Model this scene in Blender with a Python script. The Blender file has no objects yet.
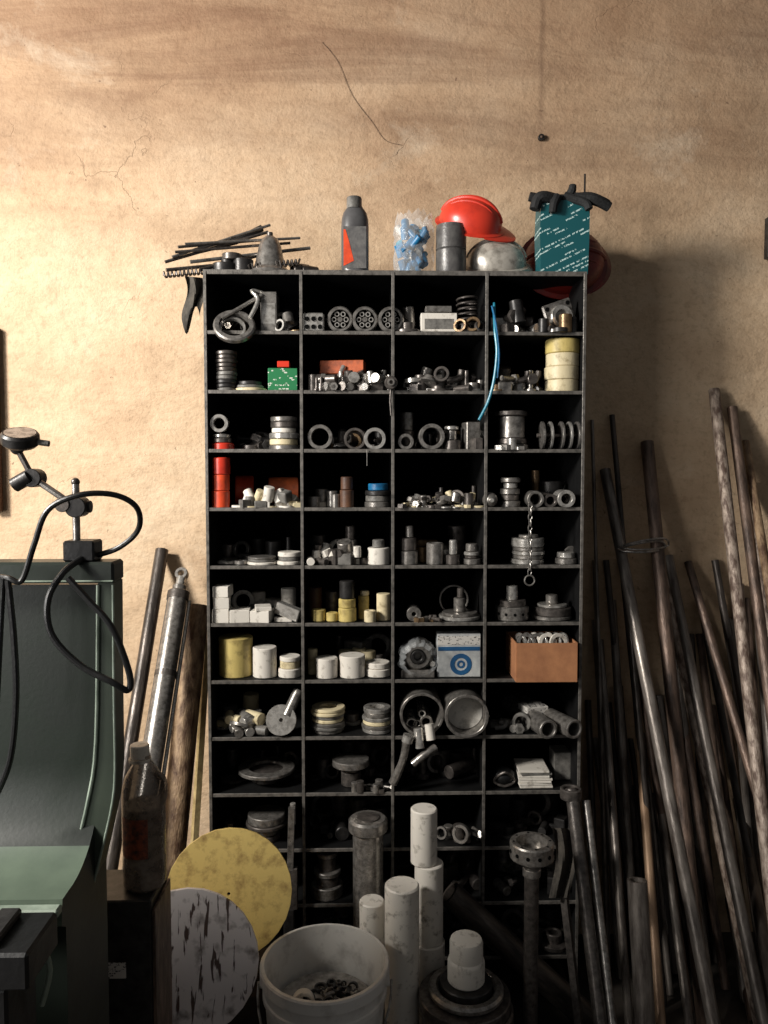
import bpy, bmesh, math, random
from mathutils import Vector, Matrix, Euler
random.seed(7)
S=bpy.context.scene
# ---------------------------------------------------------------- camera
F=780.0
C=Vector((0,-2.52,1.55))
CE=Euler((math.radians(87.0),0,math.radians(-1.4)),'XYZ')
CR=CE.to_matrix()
cd=bpy.data.cameras.new('camera'); cam=bpy.data.objects.new('camera',cd)
S.collection.objects.link(cam); cam.location=C; cam.rotation_euler=CE
cd.sensor_fit='VERTICAL'; cd.sensor_height=36; cd.sensor_width=27; cd.lens=F/1024*36; cd.clip_start=0.02
S.camera=cam
def W(px,py,y):
    d=CR@Vector(((px-384)/F,-(py-512)/F,-1)); t=(y-C.y)/d.y
    return C+d*t
def K(y): return (y-C.y)/F
# ---------------------------------------------------------------- materials
def lin(c):
    return tuple([(v/255/12.92 if v/255<=0.04045 else ((v/255+0.055)/1.055)**2.4) for v in c])+(1,)
def mat(name,c1,c2=None,rough=.5,metal=0,scale=12,lo=.35,hi=.65,bump=.15,bscale=None,alpha=1,stretch=(1,1,1),rv=.15,spec=.5,trans=0):
    m=bpy.data.materials.new(name); m.use_nodes=True
    nt=m.node_tree; N=nt.nodes; L=nt.links; b=N['Principled BSDF']
    tc=N.new('ShaderNodeTexCoord'); mp=N.new('ShaderNodeMapping'); mp.inputs['Scale'].default_value=stretch
    L.new(tc.outputs['Object'],mp.inputs[0])
    n=N.new('ShaderNodeTexNoise'); n.inputs['Scale'].default_value=scale; n.inputs['Detail'].default_value=8; n.inputs['Roughness'].default_value=.65
    L.new(mp.outputs[0],n.inputs['Vector'])
    r=N.new('ShaderNodeValToRGB'); r.color_ramp.elements[0].position=lo; r.color_ramp.elements[1].position=hi
    c2=c2 or tuple(v*.6 for v in c1)
    r.color_ramp.elements[0].color=lin(c2); r.color_ramp.elements[1].color=lin(c1)
    L.new(n.outputs['Fac'],r.inputs[0]); L.new(r.outputs[0],b.inputs['Base Color'])
    b.inputs['Metallic'].default_value=metal
    mr=N.new('ShaderNodeMapRange'); mr.inputs[3].default_value=min(1,rough+rv); mr.inputs[4].default_value=max(.05,rough-rv)
    L.new(n.outputs['Fac'],mr.inputs[0]); L.new(mr.outputs[0],b.inputs['Roughness'])
    b.inputs['Specular IOR Level'].default_value=spec
    if bump:
        n2=N.new('ShaderNodeTexNoise'); n2.inputs['Scale'].default_value=bscale or scale*5; n2.inputs['Detail'].default_value=6
        L.new(mp.outputs[0],n2.inputs['Vector'])
        bp=N.new('ShaderNodeBump'); bp.inputs['Strength'].default_value=bump; bp.inputs['Distance'].default_value=.004
        L.new(n2.outputs['Fac'],bp.inputs['Height']); L.new(bp.outputs[0],b.inputs['Normal'])
    if alpha<1: b.inputs['Alpha'].default_value=alpha
    if trans: b.inputs['Transmission Weight'].default_value=trans
    return m
STEEL=mat('steel',(172,167,161),(88,84,80),.32,.72,70,lo=.3,hi=.62,bump=.08)
DSTEEL=mat('dark_steel',(118,111,106),(54,51,49),.36,.6,60,lo=.3,hi=.66,bump=.08)
BSTEEL=mat('black_steel',(62,60,59),(28,27,27),.4,.4,40,bump=.08)
LSTEEL=mat('bright_steel',(214,210,204),(130,126,120),.26,.68,70,lo=.32,hi=.58,bump=.06)
BRONZE=mat('dull_bronze',(150,124,92),(85,66,48),.36,.6,50)
RUST=mat('rusty_steel',(118,96,80),(45,38,34),.6,.35,14,bump=.5)
PWHITE=mat('white_nylon',(216,210,200),(130,122,110),.45,0,34,lo=.3,hi=.46,bump=.08)
CREAM=mat('cream_nylon',(212,198,162),(142,126,92),.5,0,30,lo=.3,hi=.48)
YELL=mat('yellow_nylon',(196,176,108),(128,110,62),.5,0,24,lo=.3,hi=.52)
GREYP=mat('grey_plastic',(124,121,116),(74,72,69),.5,0,40)
BLACK=mat('black_rubber',(24,24,25),(12,12,12),.4,0,20)
VOID=mat('recess_shade_black',(9,9,9),(5,5,5),.9,0,20,bump=0,spec=.1)  # near-black painted in for the shade inside holes; also on the rack back
RED=mat('red_plastic',(206,58,40),(160,40,28),.32,0,14,lo=.2,hi=.5,bump=.02)
DRED=mat('dark_red_plastic',(140,34,26),(80,22,17),.4,0,10,bump=.02)
ORNG=mat('orange_plastic',(222,78,40),(150,46,28),.45,0,20,lo=.2,hi=.5)
ORCARD=mat('orange_card',(190,92,48),(120,58,32),.6,0,26)
TEAL=mat('teal_hose',(40,150,175),(25,105,130),.35,0,10)
BLUE=mat('blue_plastic',(36,126,176),(20,80,122),.35,0,20)
CARD=mat('cardboard',(180,124,84),(150,100,68),.8,0,16)
BROWN=mat('brown_bakelite',(104,72,52),(66,44,33),.5,0,16)
CLOTH=mat('dirty_cloth',(84,78,70),(40,37,34),.9,0,24,bump=.6)
GLOVE=mat('black_glove',(30,31,32),(16,16,17),.8,0,30,bump=.5)
PIPE_G=mat('grey_pipe',(150,142,134),(74,66,61),.38,.5,40,stretch=(1,1,.2),bump=.25)
PIPE_B=mat('brown_pipe',(124,103,90),(58,47,41),.48,.35,44,stretch=(1,1,.25),bump=.4)
PIPE_D=mat('dark_pipe',(96,88,82),(38,34,32),.38,.5,40,stretch=(1,1,.2),bump=.3)
PIPE_W=mat('flaked_pipe',(172,156,142),(88,70,60),.5,.25,70,stretch=(1,1,.35),lo=.40,hi=.60,bump=.5)
PIPE_Y=mat('brass_toned_rod',(182,152,124),(120,94,72),.42,.3,40,stretch=(1,1,.15))
PIPE_R=mat('rust_flaked_pipe',(164,138,108),(84,60,44),.6,.15,38,stretch=(1,1,.4),lo=.38,hi=.62,bump=.7)
SHELF=mat('rack_paint',(24,24,24),(12,12,13),.6,.1,24,bump=.1,spec=.25)
EDGE=mat('worn_rack_edge',(128,123,117),(64,62,59),.42,.4,50,lo=.3,hi=.6)
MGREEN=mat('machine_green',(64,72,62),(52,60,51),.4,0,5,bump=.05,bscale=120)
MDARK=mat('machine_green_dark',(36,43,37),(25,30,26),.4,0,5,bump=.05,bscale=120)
MLIGHT=mat('machine_green_pale',(146,158,144),(108,120,107),.4,0,20,bump=.1)
MTRAY=mat('mint_tray_paint',(92,104,90),(74,86,74),.35,0,8,bump=.05)
BRASS=mat('dirty_yellow_plate',(210,184,112),(150,122,72),.5,.05,26,lo=.3,hi=.52,bump=.2)
BUCK=mat('bucket_plastic',(220,217,211),(172,167,160),.4,0,16,lo=.25,hi=.5,bump=.06)
FILM=mat('clear_film',(235,238,240),(200,206,210),.12,0,20,alpha=.22,bump=1,bscale=60)
BOTP=mat('clear_bottle_plastic',(150,136,122),(92,80,70),.2,0,34,alpha=.72)
OILF=mat('waste_oil',(40,25,20),(20,13,10),.25,0,10)
WOOD=mat('crate_wood',(60,50,42),(28,24,21),.8,0,8)
SILVH=mat('silver_hard_hat_plastic',(184,178,168),(112,106,98),.28,.25,36,lo=.32,hi=.55,bump=.02)

def printed(name,bg,fg,scale,thr=.62,rot=(0,0,0),bw=.5,rh=.25,ns=260,gap=.035):
    m=bpy.data.materials.new(name); m.use_nodes=True; nt=m.node_tree; N=nt.nodes; L=nt.links; b=N['Principled BSDF']
    tc=N.new('ShaderNodeTexCoord'); mp=N.new('ShaderNodeMapping'); mp.inputs['Rotation'].default_value=rot
    L.new(tc.outputs['Object'],mp.inputs[0])
    sx=N.new('ShaderNodeSeparateXYZ'); cx=N.new('ShaderNodeCombineXYZ'); L.new(mp.outputs[0],sx.inputs[0])
    L.new(sx.outputs[0],cx.inputs[0]); L.new(sx.outputs[2],cx.inputs[1])
    br=N.new('ShaderNodeTexBrick'); br.inputs['Scale'].default_value=scale; br.inputs['Mortar Size'].default_value=gap
    br.inputs['Brick Width'].default_value=bw; br.inputs['Row Height'].default_value=rh
    br.inputs['Mortar Smooth'].default_value=0
    L.new(cx.outputs[0],br.inputs['Vector'])
    n=N.new('ShaderNodeTexNoise'); n.inputs['Scale'].default_value=ns; n.inputs['Detail'].default_value=1
    L.new(tc.outputs['Object'],n.inputs['Vector'])
    gt=N.new('ShaderNodeMath'); gt.operation='GREATER_THAN'; gt.inputs[1].default_value=.48; L.new(n.outputs['Fac'],gt.inputs[0])
    br.inputs['Color1'].default_value=(1,1,1,1); br.inputs['Color2'].default_value=(0,0,0,1); br.inputs['Mortar'].default_value=(0,0,0,1); br.inputs['Bias'].default_value=0
    g2=N.new('ShaderNodeMath'); g2.operation='GREATER_THAN'; g2.inputs[1].default_value=thr; L.new(br.outputs['Color'],g2.inputs[0])
    mu=N.new('ShaderNodeMath'); mu.operation='MULTIPLY'; L.new(gt.outputs[0],mu.inputs[0]); L.new(g2.outputs[0],mu.inputs[1])
    mx=N.new('ShaderNodeMix'); mx.data_type='RGBA'; mx.inputs[6].default_value=lin(bg); mx.inputs[7].default_value=lin(fg)
    L.new(mu.outputs[0],mx.inputs[0]); L.new(mx.outputs[2],b.inputs['Base Color']); b.inputs['Roughness'].default_value=.4
    return m
TEALP=printed('teal_printed_film',(26,84,90),(190,215,212),19,.62,rot=(0,.45,0),rh=.2,bw=.8,gap=.06)
LABEL=printed('printed_label',(200,196,190),(70,68,70),60)
GREENP=printed('green_printed_card',(44,120,76),(215,215,205),50,.75)

# ---------------------------------------------------------------- mesh builder
def T(x=0,y=0,z=0,rx=0,ry=0,rz=0):
    return Matrix.Translation((x,y,z))@Euler((math.radians(rx),math.radians(ry),math.radians(rz)),'XYZ').to_matrix().to_4x4()
class MB:
    def __init__(s): s.v=[]; s.f=[]; s.m=[]; s.mats=[]
    def mi(s,m):
        if m not in s.mats: s.mats.append(m)
        return s.mats.index(m)
    def add(s,vs,fs,M,m):
        o=len(s.v); s.v+= [M@Vector(v) for v in vs]; k=s.mi(m)
        for f in fs: s.f.append([i+o for i in f]); s.m.append(k)
    def lathe(s,prof,M,m,seg=28,sx=1,sy=1,arc=360):
        vs=[];rings=[]
        full=arc>=360; ns=seg if full else seg+1
        for r,z in prof:
            if r<1e-6: rings.append([len(vs)]); vs.append((0,0,z))
            else:
                rings.append(list(range(len(vs),len(vs)+ns)))
                for i in range(ns):
                    a=math.radians(arc)*i/seg; vs.append((r*math.cos(a)*sx,r*math.sin(a)*sy,z))
        fs=[]
        for a,b in zip(rings,rings[1:]):
            if len(a)==1 and len(b)==1: continue
            for i in range(seg):
                j=(i+1)%ns if full else i+1
                if len(a)==1: fs.append([a[0],b[j],b[i]])
                elif len(b)==1: fs.append([a[i],a[j],b[0]])
                else: fs.append([a[i],a[j],b[j],b[i]])
        s.add(vs,fs,M,m)
    def cyl(s,r,h,M,m,ri=0,ch=None,seg=28):
        c=min(r,h)*.08 if ch is None else ch
        if ri>0: p=[(ri,c),(ri+c,0),(r-c,0),(r,c),(r,h-c),(r-c,h),(ri+c,h),(ri,h-c),(ri,c)]
        else: p=[(0,0),(r-c,0),(r,c),(r,h-c),(r-c,h),(0,h)]
        s.lathe(p,M,m,seg)
    def sph(s,r,M,m,sx=1,sy=1,sz=1,seg=20):
        n=10; s.lathe([(r*math.sin(math.pi*i/n),-r*sz*math.cos(math.pi*i/n)) for i in range(n+1)],M,m,seg,sx,sy)
    def box(s,sx,sy,sz,M,m,b=None):
        b=min(sx,sy,sz)*.08 if b is None else b
        t=bmesh.new(); bmesh.ops.create_cube(t,size=1)
        for v in t.verts: v.co=Vector((v.co.x*sx,v.co.y*sy,(v.co.z+.5)*sz))
        if b>0: bmesh.ops.bevel(t,geom=t.edges[:],offset=b,segments=1,affect='EDGES')
        t.verts.index_update()
        s.add([v.co.copy() for v in t.verts],[[v.index for v in f.verts] for f in t.faces],M,m); t.free()
    def prism(s,poly,h,M,m):
        n=len(poly); vs=[(a,0,b) for a,b in poly]+[(a,h,b) for a,b in poly]
        fs=[list(range(n)),list(range(2*n-1,n-1,-1))]+[[i,i+n,(i+1)%n+n,(i+1)%n] for i in range(n)]
        s.add(vs,fs,M,m)
    def tube(s,pts,r,m,seg=10,closed=False,smooth=0,cap=True):
        pts=[Vector(p) for p in pts]
        if smooth:
            q=[]; n=len(pts)
            rng=range(n if closed else n-1)
            for i in rng:
                if closed: p0,p1,p2,p3=pts[i-1],pts[i],pts[(i+1)%n],pts[(i+2)%n]
                else: p0,p1,p2,p3=pts[max(i-1,0)],pts[i],pts[i+1],pts[min(i+2,n-1)]
                for k in range(smooth):
                    t=k/smooth
                    q.append(.5*((2*p1)+(p2-p0)*t+(2*p0-5*p1+4*p2-p3)*t*t+(3*p1-p0-3*p2+p3)*t**3))
            if not closed: q.append(pts[-1])
            pts=q
        n=len(pts); rr=r if isinstance(r,(list,tuple)) else [r]*n
        if len(rr)!=n: rr=[rr[0]+(rr[-1]-rr[0])*i/(n-1) if len(rr)==2 else rr[min(len(rr)-1,int(i*(len(rr)-1)/(n-1)+.5))] for i in range(n)]
        up=None; vs=[]
        for i,p in enumerate(pts):
            if closed: d=(pts[(i+1)%n]-pts[i-1])
            else: d=pts[min(i+1,n-1)]-pts[max(i-1,0)]
            d.normalize()
            if up is None:
                up=Vector((0,0,1)) if abs(d.z)<.9 else Vector((1,0,0))
            up=(up-d*up.dot(d)).normalized(); sd=d.cross(up)
            for k in range(seg):
                a=2*math.pi*k/seg; vs.append(p+(up*math.cos(a)+sd*math.sin(a))*rr[i])
        fs=[]
        for i in range(n if closed else n-1):
            j=(i+1)%n
            for k in range(seg):
                l=(k+1)%seg; fs.append([i*seg+k,i*seg+l,j*seg+l,j*seg+k])
        if not closed and cap: fs.append(list(range(seg))[::-1]); fs.append([(n-1)*seg+k for k in range(seg)])
        s.add(vs,fs,Matrix(),m)
    def obj(s,name,parent=None):
        me=bpy.data.meshes.new(name)
        xs=[v.x for v in s.v]; ys=[v.y for v in s.v]; zs=[v.z for v in s.v]
        o=Vector(((min(xs)+max(xs))/2,(min(ys)+max(ys))/2,min(zs)))
        me.from_pydata([v-o for v in s.v],[],s.f)
        for m in s.mats: me.materials.append(m)
        for p,k in zip(me.polygons,s.m): p.material_index=k
        bm=bmesh.new(); bm.from_mesh(me); bmesh.ops.remove_doubles(bm,verts=bm.verts,dist=1e-6)
        bmesh.ops.recalc_face_normals(bm,faces=bm.faces)
        for f in bm.faces: f.smooth=True
        for e in bm.edges:
            if len(e.link_faces)==2 and e.calc_face_angle(0)>.55: e.smooth=False
        bm.to_mesh(me); bm.free()
        ob=bpy.data.objects.new(name,me); ob.location=o; S.collection.objects.link(ob)
        if parent: ob.parent=parent
        return ob
FACE=lambda x,y,z,tilt=0,yaw=0: T(x,y,z)@T(rz=yaw)@T(rx=90+tilt)   # local z -> towards the room (-y)

# ---------------------------------------------------------------- room
def wallmat():
    m=bpy.data.materials.new('ochre_plaster'); m.use_nodes=True; nt=m.node_tree; N=nt.nodes; L=nt.links; b=N['Principled BSDF']
    g=N.new('ShaderNodeNewGeometry'); 
    def vec(stretch):
        mp=N.new('ShaderNodeMapping'); mp.inputs['Scale'].default_value=stretch; L.new(g.outputs['Position'],mp.inputs[0]); return mp.outputs[0]
    def noise(sc,det,stretch=(1,1,1),ro=.6,dist=0):
        n=N.new('ShaderNodeTexNoise'); n.inputs['Scale'].default_value=sc; n.inputs['Detail'].default_value=det; n.inputs['Roughness'].default_value=ro; n.inputs['Distortion'].default_value=dist
        L.new(vec(stretch),n.inputs['Vector']); return n.outputs['Fac']
    def ramp(f,pts):
        r=N.new('ShaderNodeValToRGB'); e=r.color_ramp.elements
        e[0].position,e[0].color=pts[0]; e[1].position,e[1].color=pts[-1]
        for p,c in pts[1:-1]:
            x=e.new(p); x.color=c
        L.new(f,r.inputs[0]); return r.outputs[0]
    def mix(f,a,bb,mode='MIX'):
        x=N.new('ShaderNodeMix'); x.data_type='RGBA'; x.blend_type=mode
        if isinstance(f,float): x.inputs[0].default_value=f
        else: L.new(f,x.inputs[0])
        for i,v in ((6,a),(7,bb)):
            if isinstance(v,tuple): x.inputs[i].default_value=v
            else: L.new(v,x.inputs[i])
        return x.outputs[2]
    def math_(op,a,bb):
        x=N.new('ShaderNodeMath'); x.operation=op
        for i,v in ((0,a),(1,bb)):
            if isinstance(v,(int,float)): x.inputs[i].default_value=v
            else: L.new(v,x.inputs[i])
        return x.outputs[0]
    base=ramp(noise(2.0,12,(1,1,1.5),.68),[(.3,lin((180,150,120))),(.5,lin((206,178,146))),(.7,lin((222,198,168)))])
    fine=ramp(noise(42,8,(1,1,1.2),.7),[(.35,(.62,.59,.56,1)),(.50,(1,1,1,1))])
    c=mix(.5,base,fine,'MULTIPLY')
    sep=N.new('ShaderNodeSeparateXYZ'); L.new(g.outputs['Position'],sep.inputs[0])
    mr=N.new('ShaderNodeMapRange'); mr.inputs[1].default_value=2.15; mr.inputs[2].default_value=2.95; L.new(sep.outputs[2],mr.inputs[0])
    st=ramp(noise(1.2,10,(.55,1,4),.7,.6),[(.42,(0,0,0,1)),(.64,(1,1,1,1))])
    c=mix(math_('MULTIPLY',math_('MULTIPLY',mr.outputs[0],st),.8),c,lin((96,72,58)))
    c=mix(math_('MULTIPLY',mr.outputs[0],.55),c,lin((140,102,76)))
    pa=ramp(noise(2.6,10,(1,1,1.3),.7,.3),[(.58,(0,0,0,1)),(.70,(1,1,1,1))])
    c=mix(math_('MULTIPLY',pa,.3),c,lin((226,212,190)))
    gr=ramp(noise(3.4,10,(1,1,1),.72,.2),[(.56,(0,0,0,1)),(.68,(1,1,1,1))])
    c=mix(math_('MULTIPLY',gr,.28),c,lin((124,98,76)))
    sp=ramp(noise(44,3),[(.68,(0,0,0,1)),(.73,(1,1,1,1))]); c=mix(math_('MULTIPLY',sp,.7),c,lin((96,72,56)))
    vo=N.new('ShaderNodeTexVoronoi'); vo.feature='DISTANCE_TO_EDGE'; vo.inputs['Scale'].default_value=1.5
    nv=N.new('ShaderNodeTexNoise'); nv.inputs['Scale'].default_value=5; nv.inputs['Detail'].default_value=6; L.new(g.outputs['Position'],nv.inputs['Vector'])
    va=N.new('ShaderNodeVectorMath'); va.operation='MULTIPLY_ADD'; L.new(nv.outputs['Color'],va.inputs[0]); va.inputs[1].default_value=(.35,.35,.35); L.new(g.outputs['Position'],va.inputs[2]); L.new(va.outputs[0],vo.inputs['Vector'])
    ck=ramp(vo.outputs['Distance'],[(.0,(1,1,1,1)),(.004,(0,0,0,1))])
    ckm=ramp(noise(1.7,3),[(.53,(0,0,0,1)),(.60,(1,1,1,1))])
    crack=math_('MULTIPLY',math_('MULTIPLY',ck,ckm),.25); c=mix(crack,c,lin((92,66,50)))
    xx=math_('ABSOLUTE',math_('ADD',math_('SUBTRACT',sep.outputs[0],W(542,60,0).x),math_('MULTIPLY',math_('SUBTRACT',noise(6,6),.5),.03)),0)
    vc=ramp(xx,[(.0,(1,1,1,1)),(.014,(0,0,0,1))]); mz=N.new('ShaderNodeMapRange'); mz.inputs[1].default_value=2.40; mz.inputs[2].default_value=2.75; L.new(sep.outputs[2],mz.inputs[0])
    c=mix(math_('MULTIPLY',math_('MULTIPLY',vc,mz.outputs[0]),.40),c,lin((90,66,50)))
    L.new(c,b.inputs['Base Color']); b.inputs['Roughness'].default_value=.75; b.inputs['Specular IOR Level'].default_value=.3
    h1=noise(5,12,(1,1,1.5),.58,.2); h2=noise(110,4)
    h=math_('ADD',h1,math_('MULTIPLY',h2,.12)); h=math_('SUBTRACT',h,math_('MULTIPLY',crack,.3))
    bp=N.new('ShaderNodeBump'); bp.inputs['Strength'].default_value=.9; bp.inputs['Distance'].default_value=.018
    L.new(h,bp.inputs['Height']); L.new(bp.outputs[0],b.inputs['Normal'])
    return m
WALL=wallmat()
FLOORM=mat('oily_concrete',(70,64,58),(30,27,25),.6,0,4,bump=.3)
b=MB(); b.box(7,.2,4.2,T(0,.1,0),WALL,0); b.obj('wall_back')
b=MB(); b.box(7,5,.1,T(0,-2.3,-.1),FLOORM,0); b.obj('floor')
b=MB(); p=W(541,138,-.003); b.cyl(.010,.012,FACE(p.x,0.0,p.z),BSTEEL); b.sph(.005,T(p.x,-.012,p.z),RUST); b.obj('wall_hole_marker')  # small bolt shape standing in for a dark hole in the plaster
b=MB(); b.tube([W(a,c,-.003) for a,c in [(322,42),(338,62),(352,95),(372,122),(385,140),(402,145)]],.0006,RUST,6,smooth=5); b.obj('wall_hairline_crack')  # thin tube that draws a hairline crack in the plaster
b=MB(); q=W(-6,420,-.02); b.box(.03,.03,.58,T(q.x,-.02,q.z-.29),BROWN); b.obj('trim_1')
b=MB(); q=W(771,238,-.02); b.box(.03,.03,.13,T(q.x,-.02,q.z-.065),BSTEEL); b.obj('wall_bracket')

# ---------------------------------------------------------------- rack
YF=-.34
a=W(205,271,YF); e=W(585,272,YF); X0,X1=a.x-.006,e.x+.006; ZT=(a.z+e.z)/2
PIT=(ZT-W(394,846,YF).z)/9.97
t=.010
xs=[X0+.005,W(301,300,YF).x,W(393,300,YF).x,W(487,300,YF).x,X1-.005]
NR=int(ZT/PIT)
b=MB()
dep=.32; yc=YF+dep/2
zs=[ZT-t/2-PIT*i for i in range(NR+1)]
for i,z in enumerate(zs):
    b.box(X1-X0,dep-.006,t*.5,T((X0+X1)/2,yc+.003,z-t*.25),SHELF,0)
    b.box(X1-X0,.004,t*(1.3 if i==0 else 1),T((X0+X1)/2,YF+.001,z-t/2),EDGE,.0008)
for x in xs:
    b.box(t*.45,dep-.006,ZT-.02,T(x,yc+.003,.015),SHELF,0)
    b.box(t*.85,.004,ZT-.01,T(x,YF-.0012,.008),EDGE,.0008)
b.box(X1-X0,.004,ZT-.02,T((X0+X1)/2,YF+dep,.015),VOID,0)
for x in (xs[0],xs[-1]):
    for y in (YF+.02,YF+dep-.02): b.box(.03,.03,.02,T(x,y,0),SHELF)
b.obj('pigeonhole_storage_rack')
def ZF(r): return zs[r]+t*.26
def PY(r): return 272+58*r-28
def X(px,r,y): return W(px,PY(r),y).x

# ---------------------------------------------------------------- item helpers
def stack(name,px,row,layers,back=.0,z0=None,y=None):
    k=K(YF+.05); rmax=max(l[0] for l in layers)/2*k
    y=y if y is not None else YF+.012+rmax+back; k=K(y)
    x=X(px,row,y) ; z=(ZF(row) if z0 is None else z0)+.0005; b=MB()
    for l in layers:
        w,h,m=l[:3]; hole=l[3] if len(l)>3 else 0
        dx=random.uniform(-.0018,.0018)
        b.cyl(w/2*k,h*k-.0006,T(x+dx,y,z),m,ri=hole*w/2*k,ch=min(.002,h*k*.2)); z+=h*k
    return b.obj(name)
def facing(name,px,row,D,inner,L,m,back=.01,tilt=0,yaw=0,m2=None,core=None,lift=0):
    y=YF+back; k=K(y); R=D/2*k; x=X(px,row,y); z=ZF(row)+R+.001+lift*k
    b=MB(); M=FACE(x,y+L,z,tilt,yaw)
    b.cyl(R,L,M,m,ri=inner*R,ch=.0012)
    if m2: b.cyl(inner*R*.98,L*.8,M,m2,ri=inner*R*.72,ch=.001)
    if core: b.cyl(inner*R*(.70 if m2 else .98),L*.6,M,core,ch=.001)
    return b.obj(name)
def block(name,px,row,w,h,d,m,rot=0,back=.02,lift=0,m2=None):
    y=YF+back+d/2; k=K(YF+back); x=X(px,row,y); b=MB()
    b.box(w*k,d,h*k,T(x,y,ZF(row)+.0005+lift*k,0,0,rot),m,min(.0015,h*k*.1))
    if m2: b.box(w*k*.8,.001,h*k*.5,T(x,y,ZF(row)+lift*k+h*k*.22,0,0,rot)@T(0,-d/2-.0006,0),m2,0)
    return b.obj(name)
def piece(b,x,y,z,s,m,kind,tl=0):
    q=T(x,y,z,random.uniform(-tl,tl),random.uniform(-tl,tl),0)
    if kind=='nut':  b.lathe([(s*.28,0),(s*.5,0),(s*.5,s*.4),(s*.28,s*.4),(s*.28,0)],q@T(rz=random.uniform(0,60)),m,6)
    elif kind=='cyl': b.cyl(s*random.uniform(.28,.42),s*random.uniform(.7,1.2),q,m,seg=18)
    elif kind=='lcyl':
        r=s*random.uniform(.22,.36); l=s*random.uniform(.9,1.6); b.cyl(r,l,T(x,y,z+r,0,0,random.uniform(-70,70))@T(0,0,0,90)@T(0,0,-l/2),m,seg=18)
    elif kind=='ring': b.cyl(s*.55,s*.28,q,m,ri=s*.34,seg=20)
    elif kind=='fring': b.cyl(s*.5,s*.3,FACE(x,y,z+s*.5,random.uniform(-14,0),random.uniform(-35,35)),m,ri=s*.32,seg=20)
    elif kind=='box': b.box(s*random.uniform(.6,1),s*.7,s*random.uniform(.4,.9),q@T(rz=random.uniform(-40,40)),m)
    elif kind=='bolt':
        M=T(x,y,z+s*.28,0,0,random.uniform(-180,180))@T(0,0,0,90)@T(0,0,-s*.6)
        b.cyl(s*.3,s*.25,M,m,seg=6); b.cyl(s*.15,s*1.2,M,m,seg=12)
    elif kind=='sbolt': b.cyl(s*.3,s*.2,q,m,seg=12); b.cyl(s*.14,s*1.2,q,m,seg=12)
    elif kind=='flange': b.cyl(s*.6,s*.15,q,m,seg=22); b.cyl(s*.33,s*.5,q,m,ri=s*.2,seg=22)
    elif kind=='disc': b.cyl(s*.6,s*.16,q,m,seg=22)
    elif kind=='elbow': b.tube([Vector((x-s*.5,y,z+s*.25)),Vector((x,y-s*.1,z+s*.3)),Vector((x+s*.3,y,z+s*.5)),Vector((x+s*.35,y,z+s*.9))],s*.2,m,10,smooth=3)
ALL=['nut','cyl','lcyl','ring','box','bolt','sbolt','flange','fring','elbow','lcyl']
def heap(name,px0,px1,row,size,mats,kinds=ALL,n=8,layers=1,y0=.02,y1=.12,seed=1,back=True):
    random.seed(seed*31+row*7+int(px0)); b=MB(); k=K(YF)
    n=int(n*1.5+.5)
    for L in range(layers):
        nn=max(1,int(n*(1-.3*L)))
        for i in range(nn):
            f=(i+.5)/nn; f=.5+(f-.5)*(1-.2*L)
            y=YF+random.uniform(y0,y1); x=X(px0+(px1-px0)*f,row,y)+random.uniform(-.004,.004)
            s=size*k*random.uniform(.8,1.45)
            piece(b,x,y,ZF(row)+.0005+L*size*k*.58,s,random.choice(mats),random.choice(kinds),28 if L else 0)
    if back and px1-px0>40:
        nn=max(2,int((px1-px0)/15))
        for i in range(nn):
            y=YF+random.uniform(y1+.02,.23); x=X(px0+(px1-px0)*(i+.5)/nn,row,y)
            piece(b,x,y,ZF(row)+.0005,size*k*random.uniform(1.4,2.0),random.choice(mats),random.choice(['cyl','fring','flange','box','cyl','sbolt']))
    return b.obj(name)

MET=[STEEL,DSTEEL,LSTEEL,DSTEEL,BRONZE,STEEL,BSTEEL]
# ---- row 1
b=MB(); y=YF-.012; k=K(y); p=W(234,331,y); 
b.lathe([(.038,0),(.048,.0),(.052,.004),(.052,.016),(.048,.02),(.038,.02),(.038,0)],T(p.x,y+.012,p.z+.008,62,8,0),STEEL,40,1.1,1)
b.lathe([(.030,0),(.036,0),(.036,.012),(.030,.012),(.030,0)],T(p.x-.006,y+.012,p.z+.004,66,12,0),LSTEEL,36)
b.tube([W(250,318,y+.01),W(258,300,y+.02),W(252,291,y+.03),W(262,293,y+.04)],.006,LSTEEL,12,smooth=5)
b.tube([W(222,318,y),W(245,305,y+.02),W(262,295,y+.03)],.0055,STEEL,12,smooth=4)
b.obj('pipe_clamp_ring')
block('machined_valve_block',270,1,16,40,.07,STEEL,m2=LSTEEL)
heap('bearing_cup_pile',278,298,1,16,MET,['fring','cyl','ring'],n=3,layers=2)
heap('spare_part_pile',215,262,1,16,MET,n=4,layers=2,y0=.1,y1=.18)
b=MB(); y=YF+.03; x=X(314,1,y); z=ZF(1); b.box(.058,.05,.052,T(x,y,z+.001),LSTEEL)
for i in range(3):
    for j in range(2): b.cyl(.0065,.004,FACE(x-.018+i*.018,y-.0235,z+.014+j*.022),VOID); b.cyl(.008,.003,FACE(x-.018+i*.018,y-.0235,z+.014+j*.022),LSTEEL,ri=.0062)
b.obj('drilled_manifold_block')
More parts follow.
